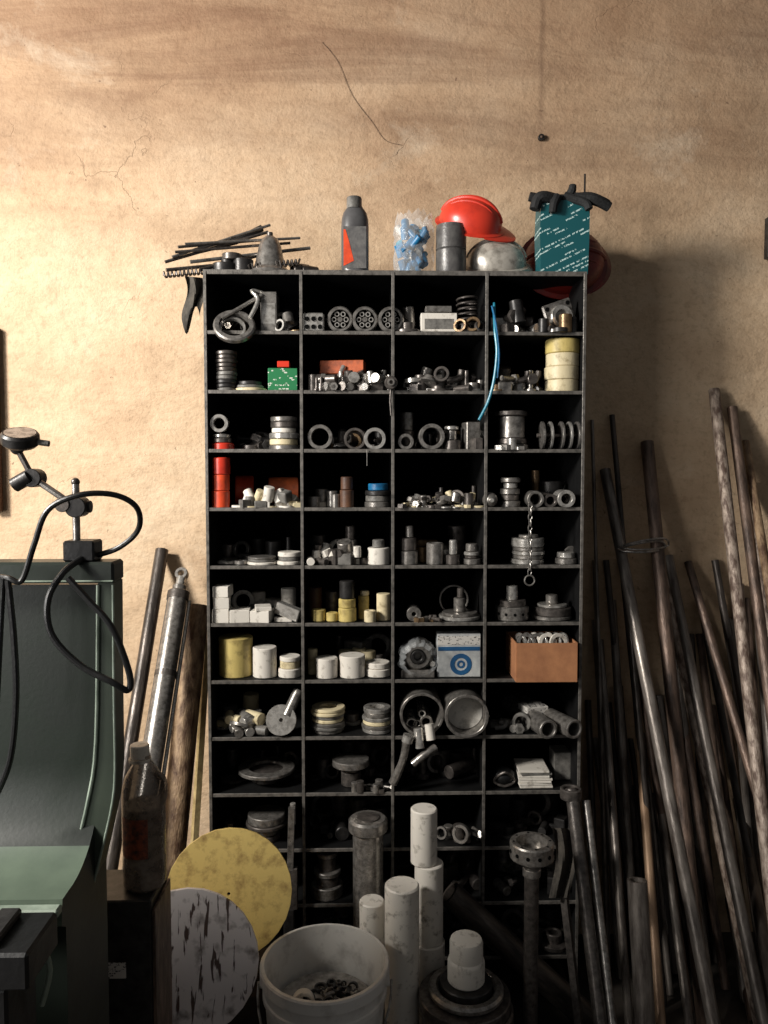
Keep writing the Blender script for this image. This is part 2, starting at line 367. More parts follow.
for px in (340,365,391):
    b=MB(); y=YF+.015; x=X(px,1,y); R=13*K(y); z=ZF(1)+R+.001
    M=FACE(x,y+.05,z); b.lathe([(0,0),(R,0),(R,.045),(R*.9,.05),(R*.74,.05),(R*.74,.03),(0,.03)],M,STEEL,24)
    b.cyl(R*.74,.002,M@T(0,0,.0305),VOID)
    for i in range(6):
        a=i*math.pi/3; b.cyl(R*.2,.012,M@T(R*.46*math.cos(a),R*.46*math.sin(a),.033),LSTEEL,ri=R*.12,seg=12)
    b.cyl(R*.2,.014,M@T(0,0,.033),STEEL,seg=12)
    b.obj('threading_die_head')
heap('collar_pile',322,388,1,14,[DSTEEL,STEEL],['ring','cyl','fring'],n=4,layers=3,y0=.1,y1=.14,seed=3)
heap('fitting_pile',400,416,1,15,MET,n=2,layers=2)
block('scuffed_component_carton',438,1,36,20,.07,PWHITE,m2=GREYP)
block('carton_lid',438,1,26,6,.05,STEEL,lift=21)
def spring(name,px,row,D,h,m,wire=.0022,turns=7,back=.0):
    y=YF+.02+D/2*K(YF)+back; k=K(y); x=X(px,row,y); z=ZF(row)+wire; b=MB(); n=turns*14
    b.tube([(x+D/2*k*math.cos(2*math.pi*i/14),y+D/2*k*math.sin(2*math.pi*i/14),z+h*k*i/n) for i in range(n+1)],wire,m,7); return b.obj(name)
spring('compression_spring',467,1,20,36,DSTEEL,.003,7)
heap('spring_fitting_pile',458,480,1,12,MET,n=3,y0=.01,y1=.02,seed=3,kinds=['fring','nut'])
heap('flange_parts_pile',494,532,1,18,MET,n=5,layers=2,seed=2)
b=MB(); y=YF+.03; x=X(561,1,y); R=17*K(y); z=ZF(1)+R+.002; M=FACE(x,y+.02,z,0,12)@T(rz=20)
b.box(R*1.9,R*1.9,.012,M@T(0,0,0),STEEL,.004); b.cyl(R*.7,.022,M,LSTEEL,ri=R*.42)
for i in range(4):
    a=math.pi/4+i*math.pi/2; b.cyl(R*.13,.0135,M@T(R*.98*math.cos(a)*.98,R*.98*math.sin(a)*.98,0),VOID,seg=12)
b.obj('square_flange_bearing')
heap('coupling_pile',540,576,1,14,MET,['ring','cyl','lcyl'],n=4,y0=.0,y1=.01,seed=5)
# ---- row 2
stack('dark_washer_stack',226,2,[(20+random.choice((0,1,2)),4,random.choice((DSTEEL,BSTEEL,GREYP)),.4) for i in range(10)])
stack('pale_washer_stack',250,2,[(32,4,CREAM,.3),(28,3,GREYP,.3),(24,4,BSTEEL,.3)])
block('green_parts_carton',283,2,29,23,.06,GREENP,rot=4)
block('red_parts_carton',284,2,12,6,.04,RED,lift=24)
block('orange_parts_carton',343,2,44,13,.05,ORCARD,rot=-8,lift=19,back=.05)
block('support_carton',343,2,40,18,.05,BSTEEL,back=.06)
heap('drill_bit_pile',310,392,2,13,[DSTEEL,STEEL,LSTEEL,DSTEEL],['sbolt','lcyl','box','cyl','bolt'],n=12,layers=2,y0=.0,y1=.03,seed=3)
heap('machined_lever_pile',402,482,2,15,[STEEL,DSTEEL,LSTEEL],n=9,layers=2,seed=4,y0=.01)
heap('clamp_part_pile',496,540,2,14,MET,n=7,layers=2,seed=6,y0=.01)
stack('tape_roll_stack',562,2,[(33,13,CREAM,.3),(34,13,CREAM,.3),(33,13,CREAM,.3),(34,14,YELL,.3)])
# ---- row 3
stack('red_cap',222,3,[(22,7,RED),(20,5,DSTEEL),(18,4,LSTEEL)])
facing('bearing_ring',219,3,18,.6,.02,LSTEEL,lift=17)
stack('bearing_stack',284,3,[(30,5,STEEL,.5),(28,6,CREAM,.5),(30,6,LSTEEL,.5),(24,5,PWHITE,.5),(27,6,DSTEEL,.5),(26,5,STEEL,.5)])
heap('dark_bushing_pile',238,268,3,15,[BSTEEL,DSTEEL],n=4,layers=2,y0=.08,y1=.15)
facing('steel_ring',320,3,25,.7,.035,STEEL)
facing('steel_ring',355,3,22,.75,.03,DSTEEL,back=.03)
facing('bearing_ring',375,3,22,.68,.03,LSTEEL)
heap('collar_pile',328,388,3,13,MET,n=4,layers=2,y0=.09,y1=.13)
facing('small_bearing_ring',406,3,16,.6,.03,STEEL); stack('threaded_bushing',407,3,[(15,20,DSTEEL,.5),(13,18,STEEL,.5)],back=.05)
facing('steel_ring',432,3,26,.7,.05,STEEL,back=.005)
heap('bushing_pile',415,480,3,15,MET,n=4,layers=1,y0=.1,y1=.14)
stack('pivot_hub',452,3,[(18,10,DSTEEL),(10,10,STEEL),(14,4,LSTEEL)])
block('machined_clamp_block',471,3,14,28,.05,STEEL,rot=10)
block('machined_clamp_block',478,3,8,12,.04,DSTEEL,back=.0)
stack('stepped_hub',511,3,[(34,6,STEEL),(30,6,DSTEEL),(26,22,STEEL,.6),(32,5,DSTEEL)])
heap('nut_pile',498,524,3,9,[LSTEEL,STEEL],['nut','cyl'],n=4,y0=-.002,y1=.01)
b=MB(); y=YF+.05; k=K(y); z=ZF(3)+15*k
for i,px in enumerate((541,549,560,568,576)):
    x=X(px,3,y); b.cyl(14*k,.006,T(x,y,z)@T(ry=90,rz=0)@T(0,0,0),LSTEEL if i%2 else STEEL,ri=.006)
xa=X(537,3,y); xb=X(579,3,y); b.cyl(.006,xb-xa,T(xa,y,z,0,90,0),DSTEEL)
b.obj('disc_spool_shaft')
# ---- row 4
stack('orange_bushing_stack',221,4,[(18,17,ORNG,.4),(17,16,ORNG,.4),(18,17,RED,.4)])
b=MB(); y=YF+.2; x=X(262,4,y); b.cyl(.045,.055,T(x+.01,y,ZF(4)+.0455)@T(0,0,0,0,90,8)@T(0,0,-.09),ORNG); b.cyl(.04,.09,T(x+.02,y,ZF(4)+.0455,0,90,8),ORCARD); b.obj('orange_plastic_roll')
heap('white_plastic_offcut_pile',238,300,4,11,[PWHITE,CREAM,PWHITE,GREYP],['box','cyl','disc','box'],n=10,layers=2,y0=.01,y1=.05,back=False)
stack('brown_bakelite_bushing',347,4,[(14,18,BROWN),(12,13,BROWN)])
heap('small_spacer_pile',312,340,4,13,[STEEL,DSTEEL,PWHITE],['cyl','ring','cyl'],n=5,y0=.02)
stack('grey_collar_stack',378,4,[(26,6,STEEL,.4),(24,6,GREYP,.4),(26,5,BSTEEL,.4),(20,7,BLUE,.4)])
heap('nut_and_washer_pile',400,482,4,10,[LSTEEL,STEEL,CREAM,DSTEEL],['nut','ring','disc','bolt','cyl'],n=16,layers=2,y0=.0,y1=.05,seed=9)
b=MB(); p=W(492,500,YF-.02); b.sph(.022,T(p.x,YF+.016,ZF(4)+.0225),STEEL); b.cyl(.006,.02,FACE(p.x,YF-.002,ZF(4)+.0225),LSTEEL); b.obj('ball_knob')
stack('gear_hub_stack',510,4,[(20,7,STEEL),(18,6,DSTEEL),(20,6,STEEL),(14,6,LSTEEL),(20,5,STEEL,.5)])
heap('coupling_sleeve_pile',528,574,4,16,MET,['fring','cyl','ring'],n=4,y0=.08,y1=.12)
facing('tube_socket',536,4,17,.65,.06,STEEL,back=-.005); facing('tube_socket',567,4,18,.6,.07,LSTEEL,back=-.01); facing('tube_socket',551,4,14,.6,.07,DSTEEL,back=.0)
# ---- row 5
heap('thin_washer_pile',220,245,5,11,[GREYP,STEEL,PWHITE],['disc','ring'],n=3)
stack('thin_plate_stack',262,5,[(30,3,PWHITE),(27,3,GREYP),(28,2,STEEL)]); stack('white_disc_stack',289,5,[(24,4,PWHITE),(22,4,GREYP),(23,5,PWHITE)])
heap('dark_plate_pile',220,296,5,13,[DSTEEL,BSTEEL,STEEL],['disc','ring','box'],n=5,y0=.1,y1=.16)
heap('white_plastic_rod_offcut_pile',308,366,5,14,[PWHITE,STEEL,PWHITE,GREYP,DSTEEL],['cyl','cyl','lcyl','box','nut'],n=8,layers=2,y0=.02,y1=.06,seed=14)
stack('white_bushing',378,5,[(22,17,PWHITE,.4),(12,8,GREYP)])
stack('dark_spacer_stack',350,5,[(16,22,STEEL,.4),(10,14,DSTEEL)],back=.08)
stack('steel_spacer_stack',409,5,[(18,14,STEEL,.4),(16,13,DSTEEL,.4),(8,12,STEEL)]); stack('steel_bushing',435,5,[(17,22,STEEL,.6)]); stack('shaft_adapter',453,5,[(14,10,DSTEEL),(8,15,LSTEEL)])
stack('ribbed_shaft_adapter',472,5,[(18,6,STEEL),(14,3,DSTEEL),(16,4,LSTEEL),(12,8,STEEL)])
stack('steel_bushing',422,5,[(14,16,BRONZE,.6)],back=.06)
heap('shaft_part_pile',402,480,5,15,MET,n=4,y0=.1,y1=.14)
stack('threaded_drum',528,5,[(33,5,LSTEEL),(31,4,STEEL),(33,4,LSTEEL),(31,4,STEEL),(33,9,LSTEEL),(20,3,STEEL)])
stack('steel_disc_pair',566,5,[(22,6,STEEL),(18,6,LSTEEL)]); facing('upright_disc',572,5,16,.2,.01,STEEL,back=.08)
# ---- row 6
for (px,w,h,l,rt) in [(222,17,14,0,0),(222,16,12,14,5),(223,16,11,26,-4),(240,20,13,0,6),(262,20,12,0,-8),(263,16,4,12,10)]:
    block('white_plastic_block',px,6,w,h,.06,PWHITE,rt,.01,l)
b=MB(); y=YF+.04; x=X(287,6,y); b.box(.075,.03,.035,T(x,y,ZF(6)+.012,0,18,-20),LSTEEL); b.box(.05,.03,.012,T(x-.01,y,ZF(6)+.0005),PWHITE); b.obj('machined_bar_offcut')
heap('dark_plate_offcut_pile',236,296,6,14,[GREYP,BSTEEL,PWHITE],['box'],n=5,y0=.1,y1=.16)
stack('yellow_bushing',319,6,[(14,12,YELL)],back=.01); stack('cream_bushing_stack',347,6,[(18,14,YELL,.4),(17,9,YELL),(15,18,BSTEEL)])
stack('yellow_rod_offcut',364,6,[(11,24,YELL),(9,5,CREAM)],back=.04); stack('yellow_rod_offcut',384,6,[(14,27,CREAM)],back=.02); stack('cream_bushing',370,6,[(12,12,CREAM,.4)],back=-.008); stack('nylon_cap',332,6,[(12,9,YELL)],back=.01)
stack('dark_rod_offcut',332,6,[(14,26,DSTEEL)],back=.08); stack('bakelite_rod_offcut',315,6,[(14,30,BROWN)],back=.08)
facing('threaded_plug',414,6,15,.3,.05,STEEL,back=.02); heap('stud_pile',418,438,6,9,MET,['bolt','nut'],n=3,y0=.0,y1=.03)
stack('valve_disc_stand',460,6,[(42,4,LSTEEL),(36,3,STEEL),(12,14,STEEL),(7,10,DSTEEL)],back=.0)
facing('thin_hoop',454,6,30,.88,.008,STEEL,back=.13)
b=MB(); y=YF+.055; k=K(y); x=X(512,6,y); z=ZF(6)+.0005
b.cyl(17*k,14*k,T(x,y,z),STEEL); b.cyl(14*k,6*k,T(x,y,z+14*k),DSTEEL); b.cyl(6*k,14*k,T(x,y,z+20*k),LSTEEL,ri=3*k)
for i in range(12):
    a=i*math.pi/6; b.cyl(.0045,.003,T(x,y,z+7*k)@T(rz=math.degrees(a))@T(16.2*k,0,0,0,90,0),VOID,seg=10)
b.obj('drilled_hub_flange')
stack('flange_adapter',552,6,[(40,4,STEEL),(38,8,DSTEEL),(30,3,LSTEEL),(12,9,STEEL)]); 
# ---- row 7
stack('yellow_nylon_cylinder',236,7,[(34,39,YELL)],back=.015); stack('white_nylon_cylinder',265,7,[(24,30,PWHITE)],back=.01); stack('white_disc_stack',290,7,[(23,9,PWHITE),(20,7,CREAM),(21,5,PWHITE)],back=.01)
stack('white_nylon_cylinder',327,7,[(22,20,PWHITE)],back=.0); stack('white_nylon_cylinder',352,7,[(26,22,PWHITE)],back=.0); stack('white_disc_stack',378,7,[(26,8,PWHITE),(24,6,PWHITE)],back=.01); stack('white_rod_offcut',312,7,[(10,26,CREAM)],back=.05)
heap('grey_rod_offcut_pile',330,386,7,16,[GREYP,CREAM,DSTEEL],['cyl'],n=3,y0=.12,y1=.16)
b=MB(); y=YF+.02; k=K(y); x=X(418,7,y); z=ZF(7)+22*k; M=FACE(x,y+.05,z)
b.lathe([(0,0),(17*k,0),(18*k,.01),(15*k,.035),(12*k,.045),(12*k,.05),(8*k,.05),(8*k,.03),(0,.03)],M,STEEL,26)
b.cyl(7*k,.055,M,BSTEEL,ri=4*k); b.box(34*k,.05,8*k,T(x,y+.025,ZF(7)+.0005),STEEL)
for s_ in(-1,1):b.cyl(3*k,.045,M@T(s_*15*k,-8*k,0),LSTEEL,seg=8)
b.obj('pillow_bearing_housing')
b=MB(); M=FACE(x,y+.02,z-.002)
n=40; vs=[];random.seed(5)
prof=[(18*k,-.02),(20*k,.02),(18*k,.045),(14*k,.055)]
for r,zz in prof:
    for i in range(n):
        a=2*math.pi*i/n; rr=r*random.uniform(.93,1.12); vs.append((rr*math.cos(a),rr*math.sin(a)*.93,zz+random.uniform(-.003,.003)))
fs=[[j*n+i,j*n+(i+1)%n,(j+1)*n+(i+1)%n,(j+1)*n+i] for j in range(3) for i in range(n)]
b.add(vs,fs,M,FILM); b.obj('crinkled_plastic_bag')
b=MB(); y=YF+.03; k=K(y); x=X(459,7,y); z=ZF(7)+.0005; CW=mat('carton_white',(194,196,194),(150,152,154),.5,0,20); NAVY=mat('carton_blue',(35,90,135),(28,70,110),.5,0,20)
b.box(44*k,.05,44*k,T(x,y+.025,z),CW,.001); b.box(44*k*.98,.001,9*k,T(x,y-.0006,z+33*k),LABEL,0)
M=FACE(x+2*k,y,z+13*k); b.cyl(11*k,.001,M,NAVY,ri=6.5*k,ch=0); b.cyl(4*k,.001,M,NAVY,ri=2*k,ch=0); b.box(44*k*.96,.001,4*k,T(x,y-.0006,z+27*k),NAVY,0)
b.obj('printed_bearing_carton')
b=MB(); y0=YF-.03; d=.16; w=62*K(y0); h=40*K(y0); x=X(547,7,y0)
z=ZF(7)+.0005; th=.003
b.box(w,th,h,T(x,y0,z),CARD,0); b.box(w,th,h,T(x,y0+d,z),CARD,0); b.box(th,d,h,T(x-w/2,y0+d/2,z),CARD,0); b.box(th,d,h,T(x+w/2,y0+d/2,z),CARD,0); b.box(w,d,th,T(x,y0+d/2,z),CARD,0)
bb=b.obj('cardboard_box')
b=MB()
for i in range(7): b.cyl(.030,.006,T(x-.06+i*.019,y0+.06,z+h-.012,0,70+i*5,20),random.choice((PWHITE,LSTEEL)),ri=.02)
for i in range(4): b.cyl(.028,.006,T(x-.05+i*.03,y0+.04,z+h-.009,70,20*i,0),random.choice((PWHITE,STEEL)),ri=.018)
b.box(w*.9,d*.8,h*.6,T(x,y0+d/2,z+.005),BSTEEL); b.obj('loose_ring_pile')
# ---- row 8
heap('steel_offcut_pile',218,262,8,15,[STEEL,GREYP,CREAM,LSTEEL],['lcyl','cyl','disc','lcyl'],n=7,layers=2,y0=.02,y1=.1,seed=4)
facing('steel_disc',281,8,31,.12,.02,LSTEEL,back=.0,tilt=-18,core=DSTEEL)
b=MB(); p=W(290,712,YF-.015); b.tube([p+Vector((-.012,.03,-.02)),p+Vector((.02,.06,.045))],.016,STEEL,16); b.obj('steel_round_bar')
stack('spacer_ring_stack',328,8,[(34+random.choice((-2,0,1)),3.6,random.choice((LSTEEL,GREYP,CREAM,STEEL)),.5) for i in range(7)])
stack('spacer_ring_stack',377,8,[(30,4,LSTEEL,.5),(31,4,STEEL,.5),(29,4,CREAM,.5),(30,4,LSTEEL,.5),(27,4,STEEL,.5),(28,5,LSTEEL,.5)])
stack('spacer_ring',352,8,[(18,4,GREYP,.5),(16,8,DSTEEL)],back=.08)
facing('large_tube_ring',422,8,45,.88,.16,STEEL,back=-.005)
b=MB(); y=YF+.03; 
for dx,dz,r in((-.03,0,.02),(.012,.0,.024),(.0,.033,.014),(-.014,.004,.014)): 
    q=X(422,8,y)+dx; b.cyl(r*.8,.1,FACE(q,y+.1,ZF(8)+.012+r*.8+dz),random.choice((STEEL,LSTEEL)),ri=r*.5)
b.obj('nested_bushing_pile')
facing('capped_tube',467,8,45,.86,.12,STEEL,back=-.02,tilt=0,core=mat('pale_cap',(205,202,195),(140,138,132),.5,0,40,lo=.3,hi=.5))
heap('steel_offcut_pile',494,530,8,14,[STEEL,GREYP,LSTEEL],n=5,layers=1,y0=.04,y1=.1)
block('small_printed_carton',533,8,24,22,.06,LABEL,rot=15,back=.06)
for px,D in((549,20),(575,20)):
    b=MB(); y=YF-.035; k=K(y); R=D/2*k; x=X(px,8,y); M=T(x,y,ZF(8)+R+.001)@T(rz=14 if px<560 else 22)@T(rx=-90)
    b.cyl(R,.26,M,STEEL,ri=R*.7); b.obj('steel_tube_offcut')
# ---- row 9
stack('cast_dish',266,9,[(24,7,DSTEEL),(40,4,DSTEEL),(58,4,STEEL,.6)]); stack('wide_flange',351,9,[(20,14,DSTEEL),(18,6,DSTEEL),(38,7,STEEL)])
heap('bolt_pile',354,390,9,9,[STEEL,DSTEEL],['bolt','nut','cyl'],n=7,y0=.0,y1=.03)
heap('shim_pile',225,300,9,11,[BSTEEL,DSTEEL],['disc','ring'],n=8,y0=.09,y1=.16)
heap('dark_bushing_pile',310,386,9,14,[BSTEEL,DSTEEL],['cyl','fring','ring'],n=5,y0=.1,y1=.16)
b=MB(); b.tube([W(407,738,YF-.03),W(403,760,YF-.025),W(393,783,YF-.012)],[.012,.011,.013],STEEL,14,smooth=4); b.tube([W(407,742,YF-.03),W(409,735,YF-.03)],.016,LSTEEL,14); b.obj('curved_pipe_handle')
b=MB(); b.tube([W(413,764,YF-.03),W(424,755,YF-.03),W(436,747,YF-.02)],.011,STEEL,12,smooth=3); b.tube([W(418,728,YF-.02),W(420,748,YF-.03)],.013,LSTEEL,12); b.tube([W(429,724,YF-.02),W(431,740,YF-.03)],.013,PWHITE,12); b.obj('bent_elbow_fitting')
heap('dark_casting_pile',402,480,9,18,[BSTEEL,DSTEEL],n=4,y0=.1,y1=.16)
b=MB(); y=YF+.07; x=X(532,9,y); z=ZF(9)+.0005
for i in range(7): b.box(.095+random.uniform(-.008,.004),.1,.0065,T(x+random.uniform(-.003,.003),y,z+i*.0075,0,0,random.uniform(-4,4)),random.choice((PWHITE,GREYP,PWHITE)),.001)
b.obj('notebook_stack')
b=MB(); y=YF+.05; x=X(503,9,y); b.sph(.034,T(x,y,ZF(9)+.028),BLACK,1,1,.8); b.tube([(x-.03,y-.02,ZF(9)+.02),(x,y-.035,ZF(9)+.05),(x+.03,y-.02,ZF(9)+.02),(x,y-.03,ZF(9)+.008)],.004,DSTEEL,8,closed=True,smooth=6); b.obj('coiled_cable_bundle')
block('grey_component_carton',562,9,22,28,.07,GREYP,back=.08)
# ---- row 10
stack('wide_flange',267,10,[(26,6,DSTEEL),(22,9,STEEL),(42,4,DSTEEL),(38,8,STEEL)]); 
heap('bolt_pile',440,480,10,15,[STEEL,DSTEEL],['bolt','cyl','fring'],n=5,y0=.03,y1=.1); heap('dark_casting_pile',314,385,10,18,[BSTEEL,DSTEEL],n=6,y0=.06,y1=.16); heap('dark_casting_pile',495,575,10,18,[BSTEEL,DSTEEL],n=6,y0=.04,y1=.16); heap('dark_casting_pile',218,246,10,16,[BSTEEL,DSTEEL],n=3,y0=.04,y1=.16)
# ---- row 11+
stack('stepped_steel_spindle',327,11,[(32,12,STEEL),(24,10,DSTEEL),(28,5,STEEL),(18,14,DSTEEL),(22,5,STEEL)],back=.0)
for rr,pa,pb in((11,225,290),(11,400,480),(11,495,574),(12,314,385),(12,400,480),(12,495,574)): heap('dark_casting_pile',pa,pb,rr,20,[BSTEEL,DSTEEL,STEEL],n=4,y0=.04,y1=.14)
b=MB(); b.box(.018,.012,.30,T(W(289,860,YF-.02).x,YF-.02,W(289,908,YF-.02).z,3,2,0),STEEL); b.cyl(.008,.06,T(W(293,820,YF-.02).x,YF-.02,W(293,824,YF-.02).z),LSTEEL); b.box(.05,.02,.12,T(W(289,890,YF-.02).x,YF-.022,W(289,908,YF-.02).z),DSTEEL); b.box(.03,.02,W(289,908,YF-.02).z,T(W(289,890,YF-.02).x,YF-.022,0),BSTEEL); b.obj('steel_height_gauge')
b=MB(); ps=[(494,303,.01),(495,330,-.012),(497,352,-.018),(494,380,-.018),(488,402,-.014),(479,420,-.012)]
b.tube([W(a,c,YF+d) for a,c,d in ps],.0042,TEAL,10,smooth=6); b.tube([W(492,306,YF+.0),W(496,325,YF-.012),W(499,355,YF-.02),W(497,378,YF-.016)],.003,BLUE,8,smooth=6); b.obj('teal_air_hose')
b=MB(); p=W(530,506,YF-.008)
for i in range(13):
    z=p.z-i*.0155; R=Matrix.Rotation(math.pi/2*(i%2)+.3,4,'Z'); pts=[]
    for j in range(10):
        a=2*math.pi*j/10; v=R@Vector((.0055*math.cos(a),0,.0105*math.sin(a))); pts.append(Vector((p.x,YF-.012,z))+v)
    b.tube(pts,.0018,STEEL,6,closed=True)
b.tube([Vector((p.x+.014*math.cos(a),YF-.012,z-.023+.014*math.sin(a))) for a in [2*math.pi*j/20 for j in range(20)]],.0025,STEEL,8,closed=True); b.obj('hanging_chain')
b=MB(); p=W(391,383,YF-.012); b.cyl(.018,.02,FACE(p.x,YF-.006,p.z),DSTEEL); b.cyl(.010,.03,FACE(p.x,YF-.006,p.z),STEEL,ri=.005); b.tube([(p.x,YF-.01,p.z-.01),(p.x-.002,YF-.012,p.z-.05),(p.x+.001,YF-.012,p.z-.09)],.003,DSTEEL); b.obj('hanging_lock_fitting')
b=MB(); p=W(367,455,YF-.006); b.tube([(p.x,YF-.006,p.z+.015),(p.x,YF-.008,p.z-.03)],.0012,LSTEEL,6); b.obj('wire_tag')

# ---------------------------------------------------------------- on top of the rack
def onTop(px,y): 
    return W(px,250,y).x
b=MB(); random.seed(3)
for (x1,y1,x2,y2,r,m) in [(165,262,268,232,.0045,DSTEEL),(172,257,270,225,.004,STEEL),(178,247,262,240,.004,DSTEEL),(185,244,300,238,.0038,STEEL),(166,270,250,262,.005,DSTEEL),(190,262,310,248,.005,STEEL),(175,252,290,243,.004,DSTEEL),(200,270,280,250,.005,BSTEEL)]:
    b.tube([W(x1,y1,YF+.0),W(x2,y2,YF+.12)],r,m,8)
q0,q1=W(163,275,YF+.02),W(300,262,YF+.03); n=240; d=(q1-q0)
b.tube([q0+d*(i/n)+Vector((0,.008*math.cos(i*.9),.008*math.sin(i*.9))) for i in range(n+1)],.003,DSTEEL,6)
b.tube([W(200,250,YF+.1),W(236,241,YF+.1),W(262,228,YF+.12)],.010,BSTEEL,8)
b.obj('threaded_rod_bundle')
b=MB(); y=YF+.04
for (px,w,h) in [(225,26,9),(243,20,14)]: b.cyl(w/2*K(y),h*K(y),T(onTop(px,y),y,ZT),BSTEEL,ri=w/4*K(y))
b.cyl(.028,.018,T(onTop(232,y),y,ZT+.036),DSTEEL); b.cyl(.02,.02,T(onTop(228,y),y,ZT+.02),BSTEEL); b.obj('black_collar_pile')
b=MB(); y=YF+.06; k=K(y); x=onTop(270,y)
b.lathe([(22*k,0),(21*k,3*k),(16*k,7*k),(13*k,18*k),(11*k,28*k),(8*k,35*k),(4*k,38*k),(0,38*k)],T(x,y,ZT+.001),STEEL,32); b.lathe([(0,38*k),(3*k,38*k),(3*k,42*k),(0,42*k)],T(x,y,ZT),DSTEEL); b.obj('steel_bell_funnel')
b=MB(); y=YF+.05
for px,r in((292,.018),(301,.015)): b.cyl(r,.05,T(onTop(px,y),y,ZT+r,0,90,30),DSTEEL,ri=r*.5)
b.obj('dark_sleeve_pair')
b=MB(); b.tube([(onTop(296,YF+.15),YF+.15,ZT+.012),(onTop(396,YF+.15),YF+.15,ZT+.012)],.011,BSTEEL,12); b.tube([(onTop(300,YF+.12),YF+.12,ZT+.006),(onTop(392,YF+.11),YF+.11,ZT+.006)],.0055,DSTEEL,8); b.obj('black_round_bar')
b=MB(); y=YF+.05; k=K(y); x=onTop(355,y)
OILB=mat('oil_bottle_plastic',(92,91,92),(66,65,66),.32,0,12,bump=.02)
b.lathe([(0,0),(13*k,0),(13.5*k,2*k),(13.5*k,46*k),(13*k,54*k),(11.5*k,60*k),(8*k,65*k),(7*k,67*k)],T(x,y,ZT+.001),OILB,32,1,.7)
b.lathe([(0,64*k),(7.5*k,64*k),(7.5*k,74*k),(7*k,75*k),(0,75*k)],T(x-.002,y,ZT+.001),GREYP,20,1,1)
b.add([(x-11*k,y-9.95*k,ZT+7*k),(x-1*k,y-9.95*k,ZT+12*k),(x-5*k,y-9.95*k,ZT+28*k),(x-9*k,y-9.95*k,ZT+42*k),(x-11*k,y-9.95*k,ZT+42*k)],[[0,1,2,3,4]],T(),ORNG)
b.add([(x-11*k,y-9.7*k,ZT+5*k),(x+11*k,y-9.7*k,ZT+5*k),(x+11*k,y-9.7*k,ZT+45*k),(x-11*k,y-9.7*k,ZT+45*k)],[[0,1,2,3]],T(),mat('bottle_label',(110,108,106),(78,77,78),.4,0,40))
b.obj('engine_oil_bottle')
b=MB(); y=YF+.07; k=K(y); x=onTop(413,y); random.seed(11)
for L in range(6):
    for i in range(8):
        a=random.uniform(0,6.28); rr=15*k*math.sqrt(random.random()); s=random.uniform(.022,.034)
        px_=x+rr*math.cos(a); py_=y+rr*math.sin(a)*.8; pz=ZT+.004+L*.022
        m=random.choice((BLUE,BLUE,BLUE,TEAL,PWHITE))
        b.cyl(s*.34,s*1.1,T(px_,py_,pz+s*.3,random.uniform(-50,50),random.uniform(-50,50),0),m,seg=12)
b.obj('blue_plug_pile')
b=MB(); x=onTop(414,y); n=36; vs=[]
for j in range(14):
    zz=j/13*60*k; 
    for i in range(n):
        a=2*math.pi*i/n; rr=(20 if j<11 else 20-.8*(j-10))*k*random.uniform(.9,1.06); vs.append((x+rr*math.cos(a),y+rr*.85*math.sin(a),ZT+.001+zz+(random.uniform(-3,3)*k if j>11 else 0)))
b.add(vs,[[j*n+i,j*n+(i+1)%n,(j+1)*n+(i+1)%n,(j+1)*n+i] for j in range(13) for i in range(n)],T(),FILM); b.obj('clear_plastic_bag')
b=MB(); y=YF+.06; k=K(y); x=onTop(451,y)
b.lathe([(0,0),(14.5*k,0),(15*k,1*k),(15*k,24*k),(14*k,25*k),(15*k,26*k),(15*k,43*k),(14.5*k,49*k),(9*k,50*k),(9*k,46*k),(0,46*k)],T(x,y,ZT+.001),mat('scratched_grey_canister',(106,104,102),(72,70,70),.35,.2,40),32); b.obj('grey_plastic_canister')
def hat(name,M,m,R=.1,inner=BLACK,vl=.34):
    b=MB()
    P=[(1.0,0),(1.12,-.03),(1.12,0.0),(1.0,.05),(.98,.2),(.92,.42),(.78,.63),(.55,.79),(.28,.88),(0,.9)]
    b.lathe([(r*R,z*R) for r,z in P],M,m,40,1.1,.92)
    b.lathe([(r*R*.96,z*R*.96) for r,z in P[3:]],M,inner,40,1.1,.92)
    vis=[]; n=14
    for i in range(n+1):
        a=math.radians(-55+110*i/n); vis.append((1.1*R*1.12*math.cos(a),.92*R*1.12*math.sin(a),-.02*R)); 
    out=[(v[0]+R*vl*math.cos(math.radians(-55+110*i/n))*math.sin(math.pi*i/n)**.6,v[1]*1.02,v[2]-R*.12*math.sin(math.pi*i/n)) for i,v in enumerate(vis)]
    vs=vis+out; lo=[(v[0],v[1],v[2]-.003) for v in vs]; k2=len(vs)
    fs=[[i,i+1,n+2+i,n+1+i] for i in range(n)]; fs+=[[j+k2 for j in f][::-1] for f in fs[:]]+[[n+1+i,n+2+i,n+2+i+k2,n+1+i+k2] for i in range(n)]
    b.add(vs+lo,fs,M,m)
    pts=[M@Vector((1.1*R*(math.cos(a))*.97,0,R*.12+R*.80*math.sin(a))) for a in [math.radians(12+156*i/16) for i in range(17)]]
    b.tube(pts,R*.07,m,8)
    for s_ in(-1,1):
        pts=[M@Vector((1.1*R*(math.cos(a))*.9,s_*R*.28,R*.10+R*.78*math.sin(a))) for a in [math.radians(20+140*i/14) for i in range(15)]]
        b.tube(pts,R*.04,m,6)
    return b.obj(name)
y=YF+.11; k=K(y)
hat('hard_hat',T(onTop(496,y),y,ZT+.046,28,0,-4),SILVH,.080,vl=.12)
hat('hard_hat',T(onTop(470,y-.01),y-.01,ZT+.158,34,16,-14),RED,.084,vl=.4)
y2=YF+.19
hat('hard_hat',T(onTop(563,y2),y2,ZT+.074,78,0,0),DRED,.110,vl=.15)
b=MB(); y=YF+.05; k=K(y); x=onTop(562,y)
b.prism([(-23*k,0),(23*k,0),(24*k,30*k),(24.5*k,72*k),(-23.5*k,70*k),(-24.5*k,40*k)],.07,T(x,y-.03,ZT+.001),TEALP)
